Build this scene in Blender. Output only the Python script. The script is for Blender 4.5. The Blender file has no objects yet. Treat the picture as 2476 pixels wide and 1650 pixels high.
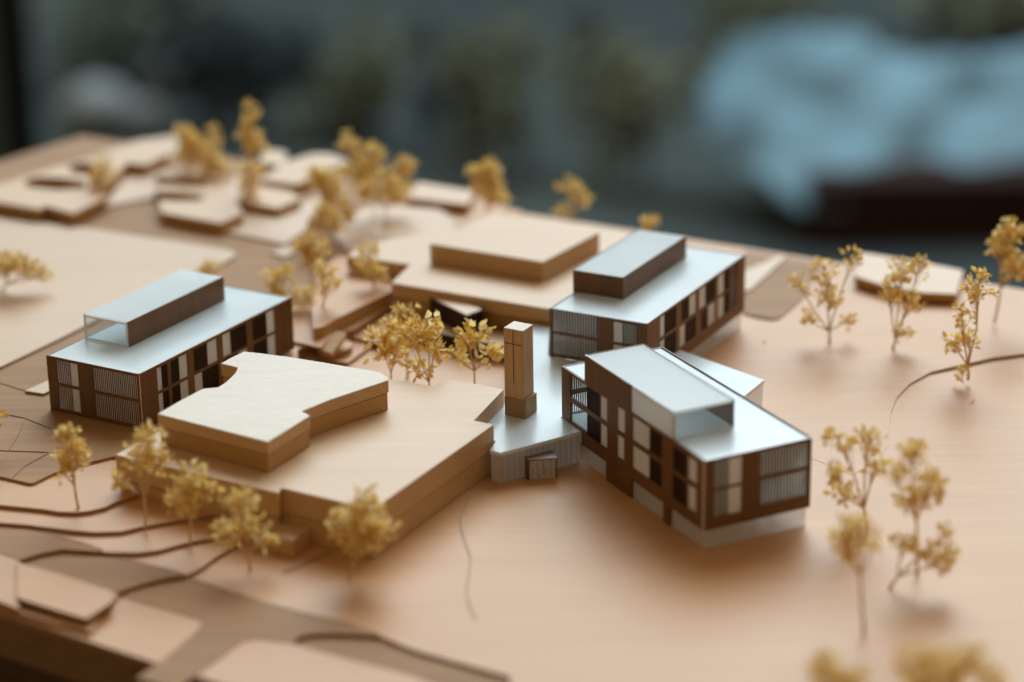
import bpy, bmesh, math, random
from mathutils import Vector, Matrix
from mathutils.geometry import tessellate_polygon

# ------------------------------------------------------------------ camera
# The site model is measured in "u" (1 u = camera height above the lawn sheet) and
# built at its real size: S metres per u, so the whole model is a table-top object.
S = 0.32
F_PX, TH, RO = 5846.0, 0.35002, -0.01603
CX, CY = 1238.0, 825.0
sc = bpy.context.scene
cd = bpy.data.cameras.new('camera')
cam = bpy.data.objects.new('camera', cd)
sc.collection.objects.link(cam)
sc.camera = cam
cd.sensor_width = 36.0
cd.lens = F_PX / 2476.0 * 36.0
cd.clip_start = 0.02
cd.clip_end = 60.0
cam.location = (0, 0, S)
fwd = Vector((0, math.cos(TH), -math.sin(TH)))
right = Vector((1, 0, 0))
up = right.cross(fwd)
cr, sr = math.cos(RO), math.sin(RO)
# image = rotation of the level image by RO (x right, y down)
rx = right * cr + up * sr
ux = up * cr - right * sr
cam.matrix_world = Matrix(((rx.x, ux.x, -fwd.x, 0), (rx.y, ux.y, -fwd.y, 0), (rx.z, ux.z, -fwd.z, S), (0, 0, 0, 1)))
cd.dof.use_dof = True
cd.dof.focus_distance = 2.60 * S
cd.dof.aperture_fstop = 4.7
cd.dof.aperture_blades = 0

# ------------------------------------------------------------------ light
w = bpy.data.worlds.new('World')
sc.world = w
w.use_nodes = True
w.node_tree.nodes['Background'].inputs[0].default_value = (1.0, 0.70, 0.38, 1)
w.node_tree.nodes['Background'].inputs[1].default_value = 0.235

def area(name, loc, target, sx, sy, power, col, spread=180):
    l = bpy.data.lights.new(name, 'AREA')
    l.shape = 'RECTANGLE'; l.size = sx; l.size_y = sy; l.energy = power; l.color = col; l.spread = math.radians(spread)
    o = bpy.data.objects.new(name, l)
    sc.collection.objects.link(o)
    o.location = loc
    o.rotation_euler = (Vector(target) - Vector(loc)).to_track_quat('-Z', 'Y').to_euler()
    return o
area('window_light_back', (0.22, 2.05, 0.88), (0.0, 1.10, 0.0), 2.4, 1.7, 10.4, (0.77, 0.91, 1.0), 54)
area('window_light_side', (1.45, 1.40, 1.05), (0.0, 0.90, 0.0), 1.4, 1.2, 3.2, (0.97, 0.95, 1.0))
area('backdrop_fill_light', (0.3, 5.2, 2.6), (0.3, 4.6, -0.9), 4.0, 2.5, 150, (0.70, 0.92, 1.0))  # added overhead fill to brighten the background objects, not an actual lamp there
sc.view_settings.view_transform = 'Standard'
sc.view_settings.look = 'None'
sc.view_settings.exposure = 0.15
sc.view_settings.gamma = 1.0
sc.view_settings.use_curve_mapping = False

# ------------------------------------------------------------------ pixel helpers (u units)
c_, s_ = math.cos(TH), math.sin(TH)
def ray(px, py):
    a, b = px - CX, py - CY
    a, b = a * cr + b * sr, -a * sr + b * cr
    u, v = a / F_PX, -b / F_PX
    return Vector((u, c_ + v * s_, -s_ + v * c_))
def W(px, py, z):
    d = ray(px, py); t = (z - 1) / d.z
    return Vector((d.x * t, d.y * t, z))
def Wy(px, py, y):
    d = ray(px, py); t = y / d.y
    return Vector((d.x * t, y, 1 + d.z * t))
def PX(pts, z):
    return [tuple(W(p[0], p[1], z)[:2]) for p in pts]

# ------------------------------------------------------------------ materials
def nodes_of(name):
    m = bpy.data.materials.new(name); m.use_nodes = True
    nt = m.node_tree
    return m, nt, nt.nodes['Principled BSDF']
def ramp(nt, fac, stops):
    r = nt.nodes.new('ShaderNodeValToRGB')
    el = r.color_ramp.elements
    while len(el) < len(stops): el.new(0.5)
    for e, (p, c) in zip(el, stops): e.position = p; e.color = (*c, 1)
    nt.links.new(fac, r.inputs[0])
    return r
def wood(name, c0, c1, ang=0.0, rough=0.42, spec=0.5, grain=1.0, bump=0.12, along='XY', streak=0.05):
    m, nt, p = nodes_of(name)
    tc = nt.nodes.new('ShaderNodeTexCoord')
    mp = nt.nodes.new('ShaderNodeMapping')
    geo = nt.nodes.new('ShaderNodeNewGeometry')
    nt.links.new(geo.outputs['Position'], mp.inputs[0])
    mp.inputs['Rotation'].default_value = (0, 0, -ang)
    g = 420 * grain
    if along == 'XY': mp.inputs['Scale'].default_value = (g * streak, g, g)
    else: mp.inputs['Scale'].default_value = (g, g, g * 0.05)
    n1 = nt.nodes.new('ShaderNodeTexNoise'); n1.inputs['Scale'].default_value = 1.0
    n1.inputs['Detail'].default_value = 5; n1.inputs['Roughness'].default_value = 0.62
    nt.links.new(mp.outputs[0], n1.inputs['Vector'])
    n2 = nt.nodes.new('ShaderNodeTexNoise'); n2.inputs['Scale'].default_value = 0.16
    n2.inputs['Detail'].default_value = 3
    nt.links.new(mp.outputs[0], n2.inputs['Vector'])
    n3 = nt.nodes.new('ShaderNodeTexNoise'); n3.inputs['Scale'].default_value = 9.0
    nt.links.new(geo.outputs['Position'], n3.inputs['Vector'])
    a1 = nt.nodes.new('ShaderNodeMath'); a1.operation = 'MULTIPLY_ADD'
    nt.links.new(n1.outputs[0], a1.inputs[0]); a1.inputs[1].default_value = 0.5
    m2 = nt.nodes.new('ShaderNodeMath'); m2.operation = 'MULTIPLY_ADD'
    nt.links.new(n2.outputs[0], m2.inputs[0]); m2.inputs[1].default_value = 0.35
    m3 = nt.nodes.new('ShaderNodeMath'); m3.operation = 'MULTIPLY'
    nt.links.new(n3.outputs[0], m3.inputs[0]); m3.inputs[1].default_value = 0.235
    nt.links.new(m3.outputs[0], m2.inputs[2]); nt.links.new(m2.outputs[0], a1.inputs[2])
    r = ramp(nt, a1.outputs[0], [(0.33, c0), (0.66, c1)])
    nt.links.new(r.outputs[0], p.inputs['Base Color'])
    p.inputs['Roughness'].default_value = rough
    p.inputs['Specular IOR Level'].default_value = spec
    b = nt.nodes.new('ShaderNodeBump'); b.inputs['Strength'].default_value = bump
    b.inputs['Distance'].default_value = 0.0006
    nt.links.new(a1.outputs[0], b.inputs['Height']); nt.links.new(b.outputs[0], p.inputs['Normal'])
    return m
A30 = math.radians(-30)
M = {}
M['lawn'] = wood('pale_basswood', (0.535, 0.268, 0.112), (0.60, 0.322, 0.146), 0.12, 0.46, 0.28, 0.9, 0.05)
M['lawn_b'] = wood('pale_basswood_cross', (0.57, 0.375, 0.23), (0.63, 0.43, 0.275), A30, 0.45, 0.35, 0.6, 0.04)
M['road'] = wood('brown_basswood', (0.28, 0.145, 0.064), (0.42, 0.235, 0.112), A30 * 0.2, 0.62, 0.15, 0.9, 0.2)
M['edge'] = wood('laser_cut_edge', (0.32, 0.17, 0.075), (0.42, 0.235, 0.11), 0, 0.6, 0.3, 0.6, 0.1, 'Z')
M['block'] = wood('maple_block_top', (0.57, 0.36, 0.20), (0.66, 0.435, 0.26), A30, 0.45, 0.35, 1.3, 0.12)
M['block_w'] = wood('limewood_block_top', (0.64, 0.53, 0.42), (0.76, 0.66, 0.55), A30 * -1, 0.5, 0.35, 2.0, 0.45, 'XY', 0.30)
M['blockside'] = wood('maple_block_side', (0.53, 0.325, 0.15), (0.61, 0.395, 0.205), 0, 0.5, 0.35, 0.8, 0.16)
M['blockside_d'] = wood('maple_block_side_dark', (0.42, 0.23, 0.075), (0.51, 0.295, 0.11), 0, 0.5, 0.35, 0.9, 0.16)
M['walnut'] = wood('walnut_veneer', (0.10, 0.042, 0.012), (0.175, 0.08, 0.028), 0, 0.45, 0.4, 1.1, 0.15, 'Z')
M['walnut_d'] = wood('dark_walnut', (0.012, 0.004, 0.002), (0.035, 0.013, 0.006), 0, 0.5, 0.3, 1.1, 0.2, 'Z')
M['tower'] = wood('tower_oak', (0.42, 0.255, 0.115), (0.58, 0.38, 0.20), 0, 0.5, 0.35, 1.6, 0.3, 'Z')
M['tower_b'] = wood('tower_base_oak', (0.24, 0.13, 0.055), (0.40, 0.24, 0.12), A30, 0.55, 0.3, 1.6, 0.4)
M['base'] = wood('baseboard_ply', (0.15, 0.075, 0.028), (0.24, 0.125, 0.05), A30, 0.55, 0.3, 0.5, 0.2)
M['plinth'] = wood('dark_plinth', (0.045, 0.019, 0.007), (0.10, 0.045, 0.018), A30, 0.55, 0.3, 0.35, 0.3)
M['burn'] = wood('engraved_line', (0.10, 0.04, 0.015), (0.16, 0.07, 0.03), 0, 0.7, 0.2)
M['seam'] = wood('sheet_seam', (0.36, 0.24, 0.15), (0.44, 0.30, 0.20), 0, 0.7, 0.2)

def frosted(name, col, rough, transp=0.0, transl=0.0):
    m, nt, p = nodes_of(name)
    p.inputs['Base Color'].default_value = (*col, 1)
    geo = nt.nodes.new('ShaderNodeNewGeometry')
    n = nt.nodes.new('ShaderNodeTexNoise'); n.inputs['Scale'].default_value = 90
    n.inputs['Detail'].default_value = 6; n.inputs['Roughness'].default_value = 0.7
    nt.links.new(geo.outputs['Position'], n.inputs['Vector'])
    r = ramp(nt, n.outputs[0], [(0.3, (rough * 0.9,) * 3), (0.7, (rough * 1.12,) * 3)])
    nt.links.new(r.outputs[0], p.inputs['Roughness'])
    r2 = ramp(nt, n.outputs[0], [(0.3, tuple(x * 0.96 for x in col)), (0.62, col)])
    nt.links.new(r2.outputs[0], p.inputs['Base Color'])
    p.inputs['Specular IOR Level'].default_value = 0.9
    if transl:
        tl = nt.nodes.new('ShaderNodeBsdfTranslucent'); tl.inputs[0].default_value = (*col, 1)
        ml = nt.nodes.new('ShaderNodeMixShader'); ml.inputs[0].default_value = transl
        nt.links.new(p.outputs[0], ml.inputs[1]); nt.links.new(tl.outputs[0], ml.inputs[2])
        nt.links.new(ml.outputs[0], nt.nodes['Material Output'].inputs[0]); p = ml
    if transp:
        t = nt.nodes.new('ShaderNodeBsdfTransparent')
        mx = nt.nodes.new('ShaderNodeMixShader'); mx.inputs[0].default_value = 1 - transp
        nt.links.new(t.outputs[0], mx.inputs[1]); nt.links.new(p.outputs[0], mx.inputs[2])
        nt.links.new(mx.outputs[0], nt.nodes['Material Output'].inputs[0])
    return m
M['roof'] = frosted('frosted_acrylic_roof', (0.87, 0.93, 0.95), 0.24, 0.05, 0.38)
M['roof_c'] = frosted('thin_frosted_acrylic', (0.90, 0.94, 0.95), 0.30, 0.22, 0.5)
M['pane'] = frosted('frosted_acrylic_pane', (0.95, 0.95, 0.95), 0.35, 0.10, 0.5)
M['haze_pane'] = frosted('milky_acrylic_wall', (0.96, 0.95, 0.95), 0.22, 0.42, 0.35)
M['acryl_edge'] = frosted('bright_acrylic_edge', (0.88, 0.92, 0.94), 0.15, 0.1)
def clear(name):
    m, nt, p = nodes_of(name)
    t = nt.nodes.new('ShaderNodeBsdfTransparent'); t.inputs[0].default_value = (0.93, 0.96, 0.965, 1)
    g = nt.nodes.new('ShaderNodeBsdfGlossy'); g.inputs['Roughness'].default_value = 0.06
    lw = nt.nodes.new('ShaderNodeLayerWeight'); pw = nt.nodes.new('ShaderNodeMath'); pw.operation = 'POWER'; pw.inputs[1].default_value = 4.0
    nt.links.new(lw.outputs['Facing'], pw.inputs[0])
    f = nt.nodes.new('ShaderNodeMath'); f.operation = 'MULTIPLY_ADD'; f.inputs[1].default_value = 0.6; f.inputs[2].default_value = 0.04
    nt.links.new(pw.outputs[0], f.inputs[0])
    mx = nt.nodes.new('ShaderNodeMixShader')
    nt.links.new(f.outputs[0], mx.inputs[0]); nt.links.new(t.outputs[0], mx.inputs[1]); nt.links.new(g.outputs[0], mx.inputs[2])
    nt.links.new(mx.outputs[0], nt.nodes['Material Output'].inputs[0])
    return m
M['clear'] = clear('clear_acrylic')
def leafmat():
    m, nt, p = nodes_of('dried_seedpod')
    geo = nt.nodes.new('ShaderNodeNewGeometry')
    oi = nt.nodes.new('ShaderNodeObjectInfo')
    a = nt.nodes.new('ShaderNodeMath'); a.operation = 'ADD'
    nt.links.new(geo.outputs['Random Per Island'], a.inputs[0]); nt.links.new(oi.outputs['Random'], a.inputs[1])
    f = nt.nodes.new('ShaderNodeMath'); f.operation = 'FRACT'; nt.links.new(a.outputs[0], f.inputs[0])
    r = ramp(nt, f.outputs[0], [(0.0, (0.74, 0.47, 0.10)), (0.3, (0.87, 0.62, 0.18)), (0.75, (0.92, 0.73, 0.30)), (1.0, (0.94, 0.83, 0.50))])
    nt.links.new(r.outputs[0], p.inputs['Base Color'])
    p.inputs['Roughness'].default_value = 0.55
    tr = nt.nodes.new('ShaderNodeBsdfTranslucent'); nt.links.new(r.outputs[0], tr.inputs[0])
    mx = nt.nodes.new('ShaderNodeMixShader'); mx.inputs[0].default_value = 0.5
    nt.links.new(p.outputs[0], mx.inputs[1]); nt.links.new(tr.outputs[0], mx.inputs[2])
    nt.links.new(mx.outputs[0], nt.nodes['Material Output'].inputs[0])
    return m
M['leaf'] = leafmat()
M['stem'] = wood('dried_stem', (0.60, 0.41, 0.18), (0.76, 0.56, 0.30), 0, 0.6, 0.3, 3.0, 0.2, 'Z')
def plain(name, c0, c1, scale=6.0, rough=0.8):
    m, nt, p = nodes_of(name)
    geo = nt.nodes.new('ShaderNodeNewGeometry')
    n = nt.nodes.new('ShaderNodeTexNoise'); n.inputs['Scale'].default_value = scale; n.inputs['Detail'].default_value = 5
    nt.links.new(geo.outputs['Position'], n.inputs['Vector'])
    r = ramp(nt, n.outputs[0], [(0.35, c0), (0.65, c1)])
    nt.links.new(r.outputs[0], p.inputs['Base Color']); p.inputs['Roughness'].default_value = rough
    p.inputs['Specular IOR Level'].default_value = 0.2
    return m

# ------------------------------------------------------------------ object helpers
COL = sc.collection
def tag(o, label=None, cat=None, group=None, kind=None):
    if label: o['label'] = label
    if cat: o['category'] = cat
    if group: o['group'] = group
    if kind: o['kind'] = kind
    return o
def empty(name, loc_u, label=None, cat=None, group=None):
    o = bpy.data.objects.new(name, None); COL.objects.link(o)
    o.empty_display_size = 0.01
    o.location = Vector(loc_u) * S
    return tag(o, label, cat, group)
class MB:
    """collects geometry in u units, world coordinates"""
    def __init__(self): self.v = []; self.f = []; self.m = []
    def add(self, vs, fs, mi=0):
        n = len(self.v); self.v += [tuple(x) for x in vs]
        for f in fs: self.f.append(tuple(i + n for i in f)); self.m.append(mi)
    def prism(self, poly, z0, z1, holes=(), top=0, side=1):
        loops = [list(poly)] + [list(h) for h in holes]
        loops = [[(p[0], p[1]) for p in l] for l in loops]
        def area2(l): return sum(l[i][0] * l[(i + 1) % len(l)][1] - l[(i + 1) % len(l)][0] * l[i][1] for i in range(len(l)))
        for k, l in enumerate(loops):
            if (area2(l) > 0) != (k == 0): l.reverse()
        flat = [p for l in loops for p in l]; n = len(flat)
        tris = tessellate_polygon([[Vector((p[0], p[1], 0)) for p in l] for l in loops])
        vs = [(p[0], p[1], z0) for p in flat] + [(p[0], p[1], z1) for p in flat]
        tf, bf = [], []
        for t in tris:
            a, b, c = [Vector(flat[i]) for i in t]
            if (b - a).cross(c - a) < 0: t = (t[0], t[2], t[1])
            tf.append(tuple(i + n for i in t)); bf.append((t[0], t[2], t[1]))
        sf = []; k0 = 0
        for l in loops:
            m = len(l)
            for i in range(m):
                a, b = k0 + i, k0 + (i + 1) % m
                sf.append((a, b, b + n, a + n))
            k0 += m
        base = len(self.v); self.v += vs
        for f in tf + bf: self.f.append(tuple(i + base for i in f)); self.m.append(top)
        for f in sf: self.f.append(tuple(i + base for i in f)); self.m.append(side)
        return self
    def grid(self, solids, holes, fn, t, mi=0):
        """wall panel: union of rects minus holes in (u,z); fn(u,z,d) -> world point"""
        us = sorted({x for r in list(solids) + list(holes) for x in (r[0], r[1])})
        zs = sorted({x for r in list(solids) + list(holes) for x in (r[2], r[3])})
        def solid(i, j):
            if i < 0 or j < 0 or i >= len(us) - 1 or j >= len(zs) - 1: return False
            u, z = (us[i] + us[i + 1]) / 2, (zs[j] + zs[j + 1]) / 2
            ins = lambda r: r[0] < u < r[1] and r[2] < z < r[3]
            return any(ins(r) for r in solids) and not any(ins(r) for r in holes)
        idx = {}; vs = []
        def V(i, j, d):
            k = (i, j, d)
            if k not in idx: idx[k] = len(vs); vs.append(fn(us[i], zs[j], t * d))
            return idx[k]
        fs = []
        for i in range(len(us) - 1):
            for j in range(len(zs) - 1):
                if not solid(i, j): continue
                fs.append((V(i, j, 0), V(i + 1, j, 0), V(i + 1, j + 1, 0), V(i, j + 1, 0)))
                fs.append((V(i, j, 1), V(i, j + 1, 1), V(i + 1, j + 1, 1), V(i + 1, j, 1)))
                if not solid(i - 1, j): fs.append((V(i, j, 0), V(i, j + 1, 0), V(i, j + 1, 1), V(i, j, 1)))
                if not solid(i + 1, j): fs.append((V(i + 1, j, 0), V(i + 1, j, 1), V(i + 1, j + 1, 1), V(i + 1, j + 1, 0)))
                if not solid(i, j - 1): fs.append((V(i, j, 0), V(i, j, 1), V(i + 1, j, 1), V(i + 1, j, 0)))
                if not solid(i, j + 1): fs.append((V(i, j + 1, 0), V(i + 1, j + 1, 0), V(i + 1, j + 1, 1), V(i, j + 1, 1)))
        self.add(vs, fs, mi); return self
    def tube(self, pts, radii, n=5, mi=0):
        pts = [Vector(p) for p in pts]; rings = []
        base = len(self.v)
        for i, p in enumerate(pts):
            d = (pts[min(i + 1, len(pts) - 1)] - pts[max(i - 1, 0)])
            d = d.normalized() if d.length > 1e-9 else Vector((0, 0, 1))
            x = d.orthogonal().normalized(); y = d.cross(x)
            for k in range(n):
                a = 2 * math.pi * k / n
                self.v.append(tuple(p + (x * math.cos(a) + y * math.sin(a)) * radii[i]))
        for i in range(len(pts) - 1):
            for k in range(n):
                a = base + i * n + k; b = base + i * n + (k + 1) % n
                self.f.append((a, b, b + n, a + n)); self.m.append(mi)
        self.f.append(tuple(base + k for k in reversed(range(n)))); self.m.append(mi)
        e = base + (len(pts) - 1) * n
        self.f.append(tuple(e + k for k in range(n))); self.m.append(mi)
    def build(self, name, mats, parent=None, bevel=0.0, smooth=False):
        if not isinstance(mats, (list, tuple)): mats = [mats]
        vs = [Vector(v) * S for v in self.v]
        if parent is not None:
            off = Vector(parent.location)
            q = parent.parent
            while q is not None: off = off + Vector(q.location); q = q.parent
        else:
            zmin = min(v.z for v in vs)
            off = Vector(((min(v.x for v in vs) + max(v.x for v in vs)) / 2, (min(v.y for v in vs) + max(v.y for v in vs)) / 2, zmin))
        me = bpy.data.meshes.new(name)
        me.from_pydata([tuple(v - off) for v in vs], [], self.f)
        for m in mats: me.materials.append(m)
        me.polygons.foreach_set('material_index', [min(x, len(mats) - 1) for x in self.m])
        if smooth: me.polygons.foreach_set('use_smooth', [True] * len(me.polygons))
        me.update()
        bm = bmesh.new(); bm.from_mesh(me); bmesh.ops.recalc_face_normals(bm, faces=bm.faces); bm.to_mesh(me); bm.free()
        o = bpy.data.objects.new(name, me); COL.objects.link(o)
        if parent is not None: o.parent = parent
        else: o.location = off
        if bevel:
            b = o.modifiers.new('edge', 'BEVEL'); b.width = bevel * S; b.segments = 2; b.limit_method = 'ANGLE'; b.angle_limit = math.radians(40)
        return o
def slab(name, poly, z0, z1, mats, parent=None, holes=(), bevel=0.0):
    return MB().prism(poly, z0, z1, holes).build(name, mats, parent, bevel)
def centre(poly, z):
    return (sum(p[0] for p in poly) / len(poly), sum(p[1] for p in poly) / len(poly), z)
def strip(pts, w_, z0, z1):
    """thin ribbon polygon along a plan polyline"""
    P = [Vector(p) for p in pts]; L, R = [], []
    for i, p in enumerate(P):
        d = (P[min(i + 1, len(P) - 1)] - P[max(i - 1, 0)]).normalized(); n = Vector((-d.y, d.x))
        L.append(tuple(p + n * w_ / 2)); R.append(tuple(p - n * w_ / 2))
    return L + R[::-1]

# ================================================================== ground
BASE = [(-0.658, 3.664), (1.30, 2.51), (0.62, 1.29), (-0.272, 1.886), (-0.478, 2.022), (-1.25, 2.53), (-1.40, 2.66)]
ST = 0.0042
T1, T2, T3, T4 = ST, 2 * ST, 3 * ST, 4 * ST
def st(o): return tag(o, kind='structure')
o = st(slab('floor', [(-12, -4), (14, -4), (14, 40), (-12, 40)], -2.9, -2.8, plain('grey_floor', (0.035, 0.05, 0.056), (0.07, 0.085, 0.08), 0.9)))
PL = [(p[0] * 0.985 + 0.0, (p[1] - 2.5) * 0.985 + 2.5) for p in BASE]
plinth = empty('display_plinth', centre(PL, -2.8), 'dark brown wooden plinth under the site model, striped side at lower left', 'plinth')
for k in range(9):
    z1 = -0.045 - k * 0.03
    m_ = MB().prism([(p[0] * (1 - 0.002 * (k % 2)), (p[1] - 2.5) * (1 - 0.002 * (k % 2)) + 2.5) for p in PL], z1 - 0.0285, z1).build('plinth_board', M['plinth'], plinth, 0.001)
MB().prism([(p[0] * 0.98, (p[1] - 2.5) * 0.98 + 2.5) for p in PL], -2.8, -0.045 - 9 * 0.03).build('plinth_body', M['plinth'], plinth)
tag(slab('base_board', BASE, -0.045, -ST, [M['road'], M['base']]), 'thick brown base board carrying the stepped wooden site model', 'board')

notch = PX([(708, 1554), (722, 1542), (744, 1535), (795, 1531.5), (860, 1534), (920, 1539), (1000, 1572), (1231, 1636), (1245, 1700), (1120, 1690), (1000, 1636), (850, 1597), (716, 1561)], 0)
B0 = [(-0.6565, 3.6615), (1.297, 2.51), (0.62, 1.2925), (-0.272, 1.888), (-0.4765, 2.0245), (-1.248, 2.532), (-1.397, 2.661)]
st(slab('ground', B0, -ST + 0.0002, 0.0, [M['lawn'], M['edge']], holes=[notch]))

line1 = [(-160, 1212), (0, 1221), (51, 1226), (102, 1231), (143, 1237.5), (184, 1239), (219, 1235), (255, 1226), (281, 1213), (319, 1200), (357, 1189), (400, 1182)]
line2 = [(-160, 1252), (0, 1264), (64, 1269), (128, 1277), (179, 1283), (230, 1287), (293, 1285), (344, 1273), (383, 1265.6), (459, 1254), (510, 1246), (560, 1238)]
line3 = [(46, 1355), (102, 1338), (140, 1330), (153, 1329), (204, 1332), (268, 1336), (332, 1337), (383, 1330.6), (434, 1316.6), (485, 1305), (523, 1300), (600, 1285)]
line4 = [(283, 1432.7), (344, 1412), (408, 1397), (440, 1393), (454, 1390), (485, 1374), (523, 1346), (548, 1331), (600, 1300)]
LEFT = [(-1.393, 2.664), (-1.245, 2.535)]
BACKL = (-0.655, 3.658)
gbr = PX([(857, 808), (956, 741)], T2)
# higher sheets share the back-right boundary: courtyard, retaining wall, under the long hall, then to the far edge
under = [(-0.12, 2.83), (-0.02, 3.02)]
def far(px):  # point just inside the far edge
    a, b = Vector((-0.6565, 3.6615)), Vector((1.297, 2.51)); t = px
    p = a + (b - a) * t; return (p.x - 0.001, p.y - 0.002)
inD = [(-0.22, 2.32)]
lay1 = LEFT[::-1][:0] + [(-1.245, 2.535), (-0.4745, 2.0265)] + PX([(120, 1503)], T1) + PX([(219, 1528), (284, 1440)], T1) + PX(line4, T1) + [(-0.17, 2.30)] + \
    PX([(760, 868), (768, 867), (841, 878), (892, 840), (901, 829), (930, 834), (985, 800)], T1) + [(-0.10, 2.80), under[0], under[1], far(0.345), BACKL, (-1.393, 2.664)]
lay2 = [(-1.245, 2.537), (-0.482, 2.0335)] + PX([(46, 1473), (46, 1358)], T2) + PX(line3, T2) + [(-0.20, 2.32)] + \
    PX([(720, 862), (800, 830), (854, 815), (919, 831), (985, 795)], T2) + [(-0.115, 2.80), (-0.125, 2.84), (-0.03, 3.02), far(0.335), (-0.657, 3.656), (-1.391, 2.666)]
lay3 = [(-1.22, 2.54)] + PX(line2, T3) + [(-0.22, 2.33), (-0.235, 2.47)] + PX([(720, 850), (800, 818), (857, 802), (956, 737)], T3) + [(-0.135, 2.83), (-0.04, 3.02), far(0.325), (-0.659, 3.654), (-1.389, 2.668)]
lay4 = [(-1.22, 2.57)] + PX(line1, T4) + [(-0.25, 2.34), (-0.245, 2.47)] + PX([(720, 845), (800, 812), (857, 796), (956, 732)], T4) + [(-0.14, 2.83), (-0.05, 3.02), far(0.315), (-0.661, 3.652), (-1.387, 2.67)]
for n, (lay, z) in enumerate(((lay1, T1), (lay2, T2), (lay3, T3), (lay4, T4))):
    st(slab('terrace', lay, z - ST + 0.0003, z, [M['lawn'], M['edge']]))
V = 0.003
VZ = T4 + V
# brown street sheet round the left building and across the back
street = [(-1.20, 2.60)] + PX([(-60, 1145), (0, 1152), (40, 1161), (70, 1168), (80, 1168), (132, 1143), (200, 1122), (272, 1104)], VZ) + [(-0.37, 2.34), (-0.30, 2.44), (-0.275, 2.50)] + \
    PX([(700, 826), (740, 833), (776, 842), (800, 815), (830, 790)], VZ) + [(-0.21, 2.78), (-0.18, 2.86), (-0.10, 3.02), far(0.30), (-0.663, 3.649), (-1.38, 2.675)]
st(slab('street', street, T4 + 0.0002, VZ, [M['road'], M['edge']]))
def lawn(pts, z=VZ, th=0.003, mat='lawn_b'):
    return st(slab('lawn', PX(pts, z + th), z + 0.0002, z + th, [M[mat], M['edge']]))
lawn([(-220, 960), (0, 888), (134, 824), (198, 792), (300, 740), (420, 690), (515, 650), (572, 618), (560, 605), (420, 583), (200, 551), (0, 527), (-220, 505)])
lawn([(60, 945), (106, 952), (150, 930), (150, 905)])
lawn([(255, 500), (300, 425), (350, 410), (388, 425), (384, 475), (330, 484)])
lawn([(520, 556), (600, 572), (690, 590), (735, 560), (770, 520), (800, 470), (700, 500), (600, 505)])
lawn([(655, 612), (690, 622), (720, 604), (690, 596)])
lawn([(800, 560), (850, 515), (900, 495), (1060, 505), (1110, 540), (1060, 590), (1000, 630), (838, 605)], VZ)
lawn([(0, 470), (60, 440), (330, 340), (410, 330), (440, 335), (420, 372), (300, 420), (250, 430)], VZ)
lawn([(540, 470), (570, 430), (600, 395), (640, 400), (610, 440), (585, 490)], VZ)
# plaza near the small court and the raised hill before the long hall
lawn([(690, 822), (740, 832), (775, 841), (800, 815), (815, 795), (800, 700), (730, 690), (716, 720)], VZ - 0.0026, 0.0034, 'lawn')
HZ = 0.034
hill = PX([(757, 795), (783, 790), (805, 775), (944, 706), (955, 680), (1000, 645), (838, 622), (812, 620), (780, 650), (752, 720)], HZ)
st(slab('terrace', hill, T4 + 0.0004, HZ, [M['lawn'], M['blockside_d']]))
# round landing and ramp in the court
rc = W(806, 843, T2); ring = []
for k in range(28):
    a = 2 * math.pi * k / 28; ring.append((rc.x + 0.0225 * math.cos(a), rc.y + 0.0235 * math.sin(a)))
tag(slab('round_landing', ring, T1 + 0.0003, T1 + 0.0085, [M['lawn'], M['edge']]), 'small round wooden landing in the court beside the ramp', 'landing')
ra, rb, rd, re_ = W(776, 846, 0.0155), W(802, 855, 0.0155), W(838, 806, 0.028), W(814, 800, 0.028)
m_ = MB(); m_.add([ra, rb, rd, re_] + [v - Vector((0, 0, 0.006)) for v in (ra, rb, rd, re_)], [(0, 1, 2, 3), (7, 6, 5, 4), (0, 4, 5, 1), (1, 5, 6, 2), (2, 6, 7, 3), (3, 7, 4, 0)])
tag(m_.build('ramp', [M['blockside']]), 'narrow wooden ramp rising from the round landing to the upper terrace', 'ramp')

# front streets laid into the terraces (thin darker sheets)
def paving(pts, z): return st(slab('road', PX(pts, z + 0.0007), z + 0.0001, z + 0.0007, [M['road'], M['edge']]))
paving([(-100, 1262), (0, 1272), (76, 1280), (150, 1302), (217, 1321), (246, 1333), (204, 1331), (153, 1328), (102, 1337), (46, 1354), (0, 1337), (-100, 1310)], T2)
paving([(52, 1361), (102, 1347), (153, 1338), (204, 1341), (268, 1346), (340, 1364), (421, 1384), (444, 1391), (408, 1396), (344, 1411), (283, 1432), (270, 1428), (160, 1394)], T1)
paving([(287, 1441), (344, 1422), (408, 1407), (456, 1399), (560, 1435), (655, 1465), (745, 1488), (833, 1508), (915, 1537), (860, 1533), (795, 1531), (744, 1534), (722, 1541), (707, 1554), (660, 1549), (617, 1544), (585, 1552), (555, 1575), (489, 1623), (430, 1665), (330, 1640), (400, 1590), (470, 1530), (487, 1512), (486, 1502), (476, 1496), (400, 1473)], 0.0)
def seam(pts, z, w_=0.0012, mat='seam', name='sheet_seam'):
    P = PX(pts, z); return st(slab(name, strip(P, w_, 0, 0), z + 0.0001, z + 0.0010, M[mat]))
seam([(76, 1279), (150, 1301), (217, 1320), (246, 1332)], T2, 0.0022, 'edge')
seam([(268, 1345), (340, 1363), (421, 1383), (446, 1391)], T1, 0.0022, 'edge')
seam([(456, 1398), (560, 1434), (655, 1464), (745, 1487), (833, 1507), (918, 1537)], 0, 0.0026, 'edge')
seam([(-20, 996), (60, 1012), (124, 1038)], VZ, 0.0006)
seam([(-20, 1090), (121, 1095), (200, 1098)], VZ, 0.0006)
seam([(60, 1012), (46, 1050), (20, 1092)], VZ, 0.0006)
seam([(124, 1038), (150, 1066), (160, 1096)], VZ, 0.0006)
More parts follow.
